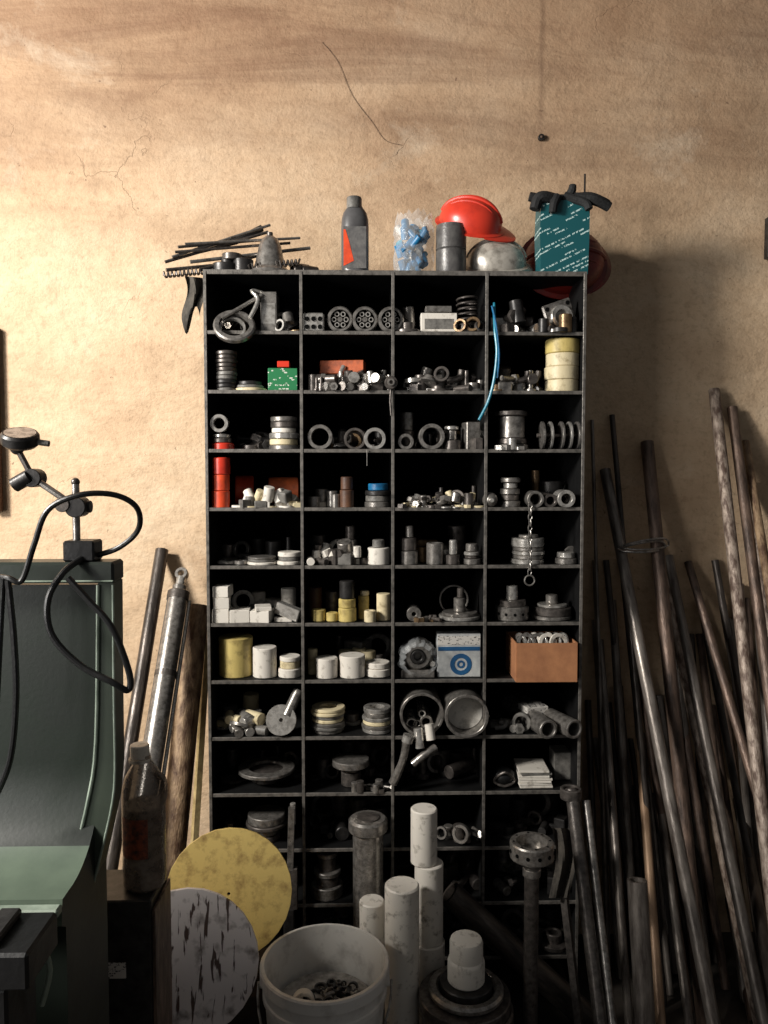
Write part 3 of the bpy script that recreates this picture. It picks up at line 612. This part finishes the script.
b.box(.004,.005,.05,T(x-14*k,y-.033,ZT+58*k),PWHITE); b.obj('printed_teal_package')
b=MB()
zt=ZT+72*k
b.sph(.035,T(x,y,zt+.004),GLOVE,1.6,.9,.5)
def fing(pts,r): b.tube([Vector((x+a*k,y+c,ZT+d*k)) for a,c,d in pts],r,GLOVE,10,smooth=5)
fing([(10,-.02,74),(24,-.035,72),(34,-.035,69),(43,-.03,65)],[.017,.014]); fing([(12,0,76),(26,-.01,76),(38,-.01,72),(44,-.01,69)],[.017,.014])
fing([(-12,-.02,73),(-22,-.03,74),(-27,-.03,71),(-30,-.03,62)],[.018,.015]); fing([(-12,0,74),(-24,0,76),(-33,0,78)],[.016,.013]); fing([(4,0,76),(8,-.01,82),(9,-.01,88)],[.014,.010]); fing([(-8,-.03,74),(-12,-.04,66),(-13,-.04,58)],[.014,.011])
fing([(0,-.02,76),(18,-.04,68),(22,-.045,61)],[.013,.011])
b.obj('work_glove_pair')
b=MB(); b.tube([(W(584,200,YF+.18).x,YF+.18,ZT),W(585,174,YF+.18)],.003,BSTEEL,6); b.obj('thin_steel_rod')
b=MB(); n=12; vs=[]
for j in range(10):
    for i in range(n):
        u=i/(n-1); v=j/9; p=W(186+17*u+3*math.sin(v*5),276+58*v*(.75+.25*math.sin(u*6)),YF-.004+.01*math.sin(u*9+v*3)-.002); vs.append(p+Vector((-.004,.02*u,0)))
b.add(vs,[[j*n+i,j*n+i+1,(j+1)*n+i+1,(j+1)*n+i] for j in range(9) for i in range(n-1)],T(),CLOTH); b.obj('hanging_rag')

# ---------------------------------------------------------------- pipes
def lean(name,top,low,ylow,wpx,m,ytop=None,hollow=True,seg=14,noext=False):
    r=wpx/2*K(-.25); yt=ytop if ytop is not None else -r-.004
    A=W(top[0],top[1],yt); B=W(low[0],low[1],ylow); d=B-A
    if not noext and d.z<0:
        tt=(r*.3-A.z)/d.z; B=A+d*tt
    L=(B-A).length; q=(A-B).normalized().to_track_quat('Z','Y').to_matrix().to_4x4()
    b=MB(); M=Matrix.Translation(B)@q
    if hollow: b.lathe([(r*.7,L),(r*.7,.0),(r,0),(r,L),(r*.7,L)],M,m,seg)
    else: b.cyl(r,L,M,m,seg=seg,ch=r*.15)
    ob=b.obj(name)
    Mi=(Matrix.Translation(B)@q); off=Matrix.Translation(ob.location)
    ob.data.transform(Mi.inverted()@off); ob.matrix_world=Mi
    return ob
lean('dark_steel_pipe',(162,550),(132,735),-.30,14,PIPE_D)
lean('rusty_wide_pipe',(197,606),(173,850),-.30,26,PIPE_R)
ob=lean('hydraulic_cylinder',(178,596),(150,770),-.40,21,STEEL,ytop=-.13,hollow=False)
b=MB(); A=W(178,598,-.13);B=W(150,770,-.40); d=(A-B).normalized()
q=d.to_track_quat('Z','Y').to_matrix().to_4x4(); M=Matrix.Translation(A)@q
for z,rr,h,mm in((-.01,.034,.03,DSTEEL),(.02,.022,.02,STEEL),(.04,.014,.03,LSTEEL),(-.25,.032,.02,DSTEEL)): b.cyl(rr,h,M@T(0,0,z),mm)
b.cyl(.02,.022,M@T(0,.011,.08,90),STEEL,ri=.009); b.tube([M@Vector((-.03,-.022,0)),M@Vector((-.032,-.024,-.6))],.006,LSTEEL,8); b.tube([M@Vector((.028,-.022,.0)),M@Vector((.03,-.024,-.7))],.005,DSTEEL,8)
o2=b.obj('rod_end'); o2.parent=ob; o2.matrix_parent_inverse=ob.matrix_world.inverted()
lean('wooden_batten',(207,640),(194,850),-.16,9,mat('pale_batten',(190,170,122),(140,120,80),.7,0,30),ytop=-.02,hollow=False,seg=4)
RP=[((714,390),(772,900),-.55,12,PIPE_W),((732,408),(778,760),-.45,11,PIPE_B),((745,442),(778,640),-.4,9,PIPE_R),
((647,442),(700,980),-.45,14,PIPE_B),((605,470),(712,1015),-.62,12,PIPE_G),((612,415),(655,900),-.30,6,PIPE_D),
((668,556),(757,990),-.5,11,PIPE_G),((688,562),(768,830),-.4,9,PIPE_B),((612,600),(640,1020),-.32,9,PIPE_G),
((700,600),(768,960),-.3,8,PIPE_D),((657,548),(745,960),-.42,10,PIPE_W),((600,640),(628,1010),-.5,8,PIPE_G),
((622,560),(668,1010),-.28,8,PIPE_D),((635,640),(690,1010),-.38,8,PIPE_B),((727,620),(775,880),-.5,10,PIPE_D),
((595,560),(610,1010),-.2,6,PIPE_G),((592,420),(603,800),-.15,4,PIPE_G),((637,703),(660,1015),-.6,9,PIPE_Y),((651,738),(688,1015),-.58,8,PIPE_G),
((606,560),(652,1010),-.22,7,PIPE_D),((680,700),(728,1000),-.3,9,PIPE_B),((710,740),(745,1000),-.35,8,PIPE_G),((738,800),(768,960),-.5,12,PIPE_D),
((690,850),(712,1010),-.45,10,PIPE_G),((655,820),(678,1000),-.25,12,PIPE_D),((730,900),(752,1010),-.4,12,PIPE_B),((715,560),(790,1000),-.25,8,PIPE_D),((758,610),(790,1000),-.3,10,PIPE_G),((670,640),(705,1000),-.2,8,PIPE_D),
((588,700),(600,1010),-.3,7,PIPE_D),((594,620),(622,1010),-.25,6,PIPE_G),((645,760),(672,1010),-.33,7,PIPE_G),((700,780),(722,1010),-.2,9,PIPE_D),((751,480),(790,800),-.35,9,PIPE_W)]
random.seed(21)
for i in range(22):
    tx=598+i*8+random.uniform(-5,5); ty=random.uniform(600,800)-(30 if tx>700 else 0)
    RP.append(((tx,ty),(tx+random.uniform(12,50),1010),random.uniform(-.24,-.14),random.uniform(6,11),random.choice((PIPE_D,PIPE_B,PIPE_D,PIPE_G))))
for i,(a_,b_,yl,w,m) in enumerate(RP):
    nm={PIPE_W:'flaked_steel_pipe',PIPE_B:'rusty_steel_pipe',PIPE_R:'rusty_steel_pipe',PIPE_G:'grey_steel_pipe',PIPE_D:'dark_steel_pipe',PIPE_Y:'bronze_rod'}[m]
    lean(nm,a_,b_,yl,w,m,hollow=m is not PIPE_Y)
lean('thick_grey_pipe',(637,880),(645,1020),-.66,17,PIPE_G,ytop=-.6)
lean('chromed_bar',(571,788),(600,1020),-.62,12,DSTEEL,ytop=YF-.05,hollow=False); lean('chromed_bar',(586,800),(612,1020),-.62,8,STEEL,ytop=YF-.05,hollow=False)
lean('steel_square_bar',(560,860),(578,1015),-.5,9,DSTEEL,ytop=YF-.04,hollow=False,seg=4)
b=MB(); p=W(571,788,YF-.05); b.cyl(.03,.03,T(p.x,p.y,p.z-.03),DSTEEL,ri=.02); b.obj('bar_collar')
b=MB(); pts=[W(a_,c_,-.14+d_) for a_,c_,d_ in [(620,548,0),(640,543,-.03),(661,541,-.01),(664,548,.02),(645,552,-.03),(622,551,-.01)]]; b.tube(pts,.004,STEEL,8,closed=True,smooth=5); b.tube([v+Vector((.01,-.004,.008)) for v in pts],.003,STEEL,8,closed=True,smooth=5); b.obj('wire_pipe_tie')
b=MB(); n=10; vs=[]
for j in range(12):
    for i in range(n):
        u=i/(n-1); v=j/11; p=W(552+20*u+4*math.sin(v*4),828+70*v,YF-.085+.014*math.sin(u*10+v*2)); vs.append(p)
b.add(vs,[[j*n+i,j*n+i+1,(j+1)*n+i+1,(j+1)*n+i] for j in range(11) for i in range(n-1)],T(),CLOTH); b.obj('hanging_rag')

# ---------------------------------------------------------------- floor foreground
def fl(px,py_top,depth):
    y=C.y+depth; return W(px,py_top,y)
p=fl(402,884,1.95); b=MB(); b.cyl(.0445,p.z,T(p.x,p.y,0),PWHITE,ch=.004); b.obj('tall_nylon_rod')
p=fl(429,862,2.06); b=MB(); zz=W(429,940,p.y).z; b.cyl(.044,zz,T(p.x,p.y,0),PWHITE,ch=.003); b.cyl(.039,p.z-zz,T(p.x,p.y,zz),PWHITE,ch=.003); b.cyl(.036,.150,T(p.x-.014,p.y,p.z),PWHITE,ch=.003); b.obj('stacked_nylon_rods')
p=fl(372,900,2.0); b=MB(); b.cyl(.033,p.z,T(p.x,p.y,0),PWHITE,ch=.003); b.obj('short_nylon_rod')
p=fl(368,824,2.11); b=MB(); b.cyl(.042,p.z,T(p.x,p.y,0),STEEL); b.cyl(.054,.038,T(p.x,p.y,p.z-.02),STEEL,ch=.006); b.cyl(.032,.004,T(p.x,p.y,p.z+.0175),DSTEEL); b.obj('flanged_steel_roller')
b=MB(); p=fl(466,985,1.9); zt=p.z; 
b.cyl(.116,.07,T(p.x,p.y,0),BSTEEL,ri=.05); b.cyl(.110,.06,T(p.x,p.y,.071),DSTEEL,ri=.05); b.cyl(.116,.07,T(p.x+.004,p.y,.132),DSTEEL,ri=.05); b.cyl(.116,.03,T(p.x-.004,p.y,.203),DSTEEL,ri=.05);b.cyl(.095,max(.02,zt-.234),T(p.x,p.y,.234),STEEL,ri=.07,ch=.006); b.obj('stacked_steel_rings')
b=MB(); b.cyl(.066,zt-.236+.012,T(p.x,p.y,.236),BSTEEL); b.lathe([(0,0),(.044,0),(.047,.004),(.047,.05),(.045,.056),(.042,.06),(.042,.1),(.039,.108),(.03,.112),(0,.11)],T(p.x,p.y,zt+.013),PWHITE,32); b.obj('stepped_nylon_plug')
p=fl(532,841,1.93); b=MB(); z=p.z
b.lathe([(0,z-.07),(.02,z-.07),(.034,z-.05),(.05,z-.045),(.056,z-.04),(.056,z-.004),(.053,z),(.040,z),(.038,z-.03),(0,z-.03)],T(p.x,p.y,0),STEEL,36)
for i in range(12): b.cyl(.005,.003,T(p.x,p.y,z-.022)@T(rz=i*30+8)@T(.0545,0,0,0,90,0),VOID,seg=10)
for i in range(8): b.cyl(.003,.002,T(p.x,p.y,z-.001)@T(rz=i*45)@T(.0465,0,0),VOID,seg=8)
b.cyl(.0185,z-.07,T(p.x,p.y,0),DSTEEL); b.cyl(.03,.06,T(p.x,p.y,0),DSTEEL); b.cyl(.023,.02,T(p.x,p.y,z-.09),STEEL); b.obj('flanged_spindle_shaft')
lean('thick_dark_pipe',(449,893),(570,1002),YF-.07,25,PIPE_D,ytop=YF-.05)
# bucket
p=fl(325,960,1.78); zt=p.z; bx,by=p.x,p.y; b=MB(); R=.1475
b.lathe([(0,.0),(.112,0),(.116,.006),(R*.955,zt-.075),(R*.99,zt-.073),(R*.99,zt-.062),(R*.965,zt-.06),(R*.98,zt-.03),(R*1.03,zt-.028),(R*1.03,zt-.004),(R*1.01,zt),(R*.96,zt),(R*.94,zt-.03),(.108,.01),(0,.01)],T(bx,by,0),BUCK,56)
for s_ in(-1,1): b.cyl(.014,.012,T(bx+s_*R*.95,by,zt-.05,0,90*s_,0),BUCK)
b.tube([Vector((bx+R*1.06*math.cos(a),by-R*.35*abs(math.sin(a))-R*.85*math.sin(a),zt-.05-.11*math.sin(a))) for a in [math.pi*i/20 for i in range(21)]],.003,STEEL,8)
b.obj('plastic_bucket')
b=MB(); random.seed(8); zb=zt-.095; b.cyl(R*.82,zb-.012-.005,T(bx,by,.012),mat('pale_sludge',(170,166,160),(110,106,100),.6,0,40),ch=.01)
for i in range(60):
    a=random.uniform(0,6.28); rr=R*.58*math.sqrt(random.random()); s=random.uniform(.014,.030)
    piece(b,bx+.02+rr*math.cos(a)*.8,by+rr*math.sin(a)*.8-.01,zb-.008+random.uniform(0,.02)*(1-rr/R),s,random.choice((DSTEEL,BSTEEL,STEEL,BSTEEL)),random.choice(['bolt','nut','ring','lcyl','fring']))
b.cyl(.026,.04,T(bx-.05,by-.02,zb+.012,70,20,0),PWHITE,ri=.018); b.obj('scrap_fastener_pile')
p=W(229,893,C.y+1.95); r=.160; b=MB(); b.cyl(r,.008,FACE(p.x,p.y,p.z,-12,6),BRASS,ri=.004); b.obj('large_yellow_disc')
zc=p.z-r*math.cos(math.radians(12))-.002; b=MB(); b.box(.30,.10,max(.05,zc),T(p.x-.03,p.y-.02,0),WOOD); b.obj('wooden_crate')
SCR=bpy.data.materials.new('scratched_white_plate'); SCR.use_nodes=True; nt=SCR.node_tree;N=nt.nodes;L=nt.links
tc=N.new('ShaderNodeTexCoord'); mp=N.new('ShaderNodeMapping'); mp.inputs['Rotation'].default_value=(0,.45,0); mp.inputs['Scale'].default_value=(1,.0,.16); L.new(tc.outputs['Object'],mp.inputs[0])
n1=N.new('ShaderNodeTexNoise'); n1.inputs['Scale'].default_value=80; n1.inputs['Detail'].default_value=6; n1.inputs['Distortion'].default_value=.6; L.new(mp.outputs[0],n1.inputs['Vector'])
r1=N.new('ShaderNodeValToRGB'); r1.color_ramp.elements[0].position=.59; r1.color_ramp.elements[1].position=.63; L.new(n1.outputs['Fac'],r1.inputs[0])
n2=N.new('ShaderNodeTexNoise'); n2.inputs['Scale'].default_value=24; n2.inputs['Detail'].default_value=10; L.new(tc.outputs['Object'],n2.inputs['Vector'])
r2=N.new('ShaderNodeValToRGB'); r2.color_ramp.elements[0].position=.3; r2.color_ramp.elements[1].position=.46; r2.color_ramp.elements[0].color=lin((140,130,126)); r2.color_ramp.elements[1].color=lin((232,224,222)); L.new(n2.outputs['Fac'],r2.inputs[0])
mx=N.new('ShaderNodeMix'); mx.data_type='RGBA'; L.new(r1.outputs[0],mx.inputs[0]); L.new(r2.outputs[0],mx.inputs[6]); mx.inputs[7].default_value=lin((84,66,60)); L.new(mx.outputs[2],N['Principled BSDF'].inputs['Base Color']); N['Principled BSDF'].inputs['Roughness'].default_value=.5
p=W(187,962,C.y+1.78); r=.167; b=MB(); b.cyl(r,.01,FACE(p.x,p.y,p.z,-10,4),SCR); b.obj('scratched_white_disc')
zc=p.z-r*math.cos(math.radians(10))-.003; b=MB(); b.box(.30,.08,max(.05,zc),T(p.x-.03,p.y-.02,0),WOOD); b.obj('wooden_crate')
# cabinet with jug
yb=-1.02; p=W(145,884,yb); zt=p.z; xr=W(168,930,yb+.06).x; b=MB()
b.box(.20,.12,zt,T(xr-.10,yb,0),BSTEEL,.003); b.box(.006,.118,zt-.02,T(xr+.004,yb,0),PIPE_B,.001); b.box(.06,.002,.03,T(W(110,965,yb-.06).x,yb-.061,W(110,978,yb-.06).z),LABEL,0); b.obj('steel_tool_cabinet')
k=K(yb); b=MB(); x=p.x
P=[(0,0),(19*k,0),(21*k,3*k),(21.5*k,30*k),(20.5*k,34*k),(21.5*k,38*k),(21.5*k,88*k),(21*k,100*k),(18*k,112*k),(12*k,122*k),(8*k,128*k),(7.5*k,134*k)]
b.lathe(P,T(x,yb,zt+.001),BOTP,36); b.lathe([(0,132*k),(9.5*k,132*k),(9.5*k,144*k),(8.5*k,145*k),(0,145*k)],T(x-3*k,yb,zt),PWHITE,24); b.lathe([(8*k,128*k),(11*k,128*k),(11*k,131*k),(8*k,131*k)],T(x-3*k,yb,zt),PWHITE,24)
b.lathe([(0,2*k),(19*k,2*k),(20*k,6*k),(20.2*k,84*k),(0,84*k)],T(x,yb,zt),OILF,32)
b.tube([Vector((x+14*k,yb-.012,zt+118*k)),Vector((x+22*k,yb-.014,zt+112*k)),Vector((x+23*k,yb-.014,zt+96*k)),Vector((x+19*k,yb-.012,zt+86*k))],.006,BOTP,10,smooth=5)
b.lathe([(21.7*k,36*k),(21.7*k,76*k)],T(x,yb,zt,0,0,215),mat('worn_red_label',(150,70,40),(46,30,26),.5,0,90),20,arc=80)
b.obj('waste_oil_jug')

# ---------------------------------------------------------------- green machine (left foreground)
mach=bpy.data.objects.new('green_milling_machine',None); S.collection.objects.link(mach)
ym=-1.26
def q(px,py,y=ym): return W(px,py,y)
L0=-1.35
b=MB(); a=q(114,562); zc=q(114,583).z
b.box(a.x-L0,.055,a.z-zc,T((a.x+L0)/2,ym+.024,zc),MDARK,.004); b.box(a.x-L0,.004,.003,T((a.x+L0)/2,ym-.004,zc+.002),MLIGHT,.001); b.obj('top_plate',mach)
pl=[(98,583),(113,583),(114,700),(115,770),(112,805),(102,850),(90,900),(82,960),(76,1040),(74,1300),(40,1300),(50,1040),(57,960),(64,900),(76,850),(88,800),(96,740)]
b=MB(); b.prism([(q(a_,c_).x,q(a_,c_).z) for a_,c_ in pl],.05,T(0,ym,0),MGREEN); b.obj('side_rib',mach)
b=MB(); edge=[(98,585),(96,740),(88,800),(76,850),(64,900),(57,960),(50,1040)]
b.tube([q(a_,c_,ym-.001) for a_,c_ in edge],.003,MLIGHT,8,smooth=4); edge=[(113,585),(114,700),(115,770),(112,805),(102,850),(90,900),(82,960),(76,1040)]
b.tube([q(a_,c_,ym-.001) for a_,c_ in edge],.0022,MLIGHT,8,smooth=4); b.obj('rib_edge_highlight',mach)  # pale tubes colour in the highlight along the rib edges
zt1=q(60,583,ym+.05).z; ztab=q(30,905,ym-.12).z
xr=q(94,760).x
yw=ym+.03
prof=[(yw,zt1)]+[(yw-.13*(1-math.cos(t_)),ztab+.16-.15*math.sin(t_)) for t_ in [math.pi/2*i/12 for i in range(13)]]+[(yw-.15,ztab+.008),(yw-.155,ztab-.03),(yw-.14,ztab-.04),(yw-.14,0),(yw+.02,0),(yw+.02,zt1)]
n=len(prof); xl=L0; xr2=q(62,880,ym-.12).x
def shear(y,z):
    f=min(1,max(0,(yw-y)/.15)); return xr*(1-f)+xr2*f
vs=[(xl,a_,c_) for a_,c_ in prof]+[(shear(a_,c_),a_,c_) for a_,c_ in prof]
ff=[[i,(i+1)%n,(i+1)%n+n,i+n] for i in range(n)]
b=MB(); b.add(vs,[list(range(n)),list(range(2*n-1,n-1,-1))]+ff[:8]+ff[15:],T(),MDARK); b.add(vs,ff[8:15],T(),MTRAY); b.obj('column_web',mach)
b=MB(); b.box(xr2-L0,.02,.014,T((xr2+L0)/2,yw-.16,ztab-.012),MLIGHT,.003); b.obj('table_edge',mach)
b=MB(); yv=-1.52
a=q(34,945,yv); b.box(.45,.10,.05,T(a.x-.225,yv+.03,a.z-.05),BLACK,.004); b.box(.42,.09,a.z-.05,T(a.x-.24,yv+.03,0),BLACK,.004); b.box(.03,.08,.012,T(a.x-.06,yv+.03,a.z),BSTEEL,.003); b.obj('vise_base',mach)
b=MB(); b.tube([q(42,945,-1.46),q(50,970,-1.46),q(42,1005,-1.46)],.004,MLIGHT,8,smooth=4); b.obj('lever',mach)
yi=ym+.022; k=K(yi); zt=a=q(114,562).z; b=MB()
a=W(77,556,yi); b.box(.05,.044,.034,T(a.x+.01,yi,zt),BLACK,.003); b.cyl(.006,W(76,482,yi).z-zt-.03,T(a.x,yi,zt+.03),STEEL); b.sph(.007,T(a.x,yi,W(76,482,yi).z),DSTEEL)
j1=W(76,507,yi-.012); b.cyl(.017,.03,FACE(j1.x,yi+.012,j1.z),BSTEEL); b.cyl(.012,.02,FACE(j1.x-.02,yi+.0,j1.z+.004),DSTEEL); b.cyl(.010,.03,T(j1.x-.01,yi,j1.z,0,90,0),BSTEEL)
j2=W(33,478,yi-.01); b.tube([j1,j2],.0055,STEEL,10); b.cyl(.015,.028,FACE(j2.x,yi+.01,j2.z),BSTEEL); b.cyl(.012,.03,T(j2.x-.03,yi-.012,j2.z-.012,0,60,0),BSTEEL)
j3=W(17,448,yi-.01); b.tube([j2,j3],.005,DSTEEL,10); b.sph(.011,T(*j3),BSTEEL)
M=T(j3.x+.006,j3.y,j3.z+.004,22,8,0); b.lathe([(0,0),(.024,0),(.029,.005),(.029,.018),(.026,.022),(0,.021)],M,BSTEEL,32); b.lathe([(.0,.0225),(.024,.0225)],M,LSTEEL,28); b.cyl(.005,.018,M@T(.028,0,.01,0,90,0),STEEL)
b.obj('dial_indicator_stand')
b=MB(); yc_=ym-.02
def cab(ps,r=.0055): b.tube([W(a_,c_,yc_+d_) for a_,c_,d_ in ps],r,BLACK,10,smooth=8)
cab([(86,556,.03),(64,572,-.01),(48,600,-.03),(52,635,-.03),(80,665,-.03),(112,682,-.03),(128,690,-.02),(129,672,-.02),(112,628,-.03),(88,600,-.03),(68,578,-.03)],.0052)
cab([(90,557,.04),(118,548,.04),(138,530,.03),(137,508,.0),(115,495,-.02),(80,495,-.04),(48,510,-.04),(34,545,-.04),(22,580,-.04),(8,578,-.04),(-8,576,-.02)],.0045)
cab([(8,580,-.04),(14,640,-.04),(16,700,-.04),(10,760,-.04),(-6,800,-.03)],.005)
cab([(3,578,-.04),(0,640,-.04),(-4,720,-.04)],.0045)
b.obj('black_cable_loop')

# ---------------------------------------------------------------- lights
def area(name,loc,tgt,size,sy,en,col):
    l=bpy.data.lights.new(name,'AREA'); l.shape='RECTANGLE'; l.size=size; l.size_y=sy; l.energy=en; l.color=col
    o=bpy.data.objects.new(name,l); S.collection.objects.link(o); o.location=loc
    o.rotation_euler=(Vector(tgt)-Vector(loc)).to_track_quat('-Z','Y').to_euler(); return o
area('window_light',(-2.5,-2.05,2.62),(.2,-.1,1.7),.5,.6,165,(1,.955,.885))
area('low_fill_light',(-2.3,-2.8,1.5),(.2,-.3,.9),.9,1.2,42,(1,.97,.94))  # fill lamp added to brighten the lower objects; no doorway stands behind it
w=bpy.data.worlds.new('world'); S.world=w; w.use_nodes=True; bg=w.node_tree.nodes['Background']; bg.inputs[0].default_value=(.9,.9,.9,1); bg.inputs[1].default_value=.10
S.view_settings.view_transform='Standard'; S.view_settings.look='None'
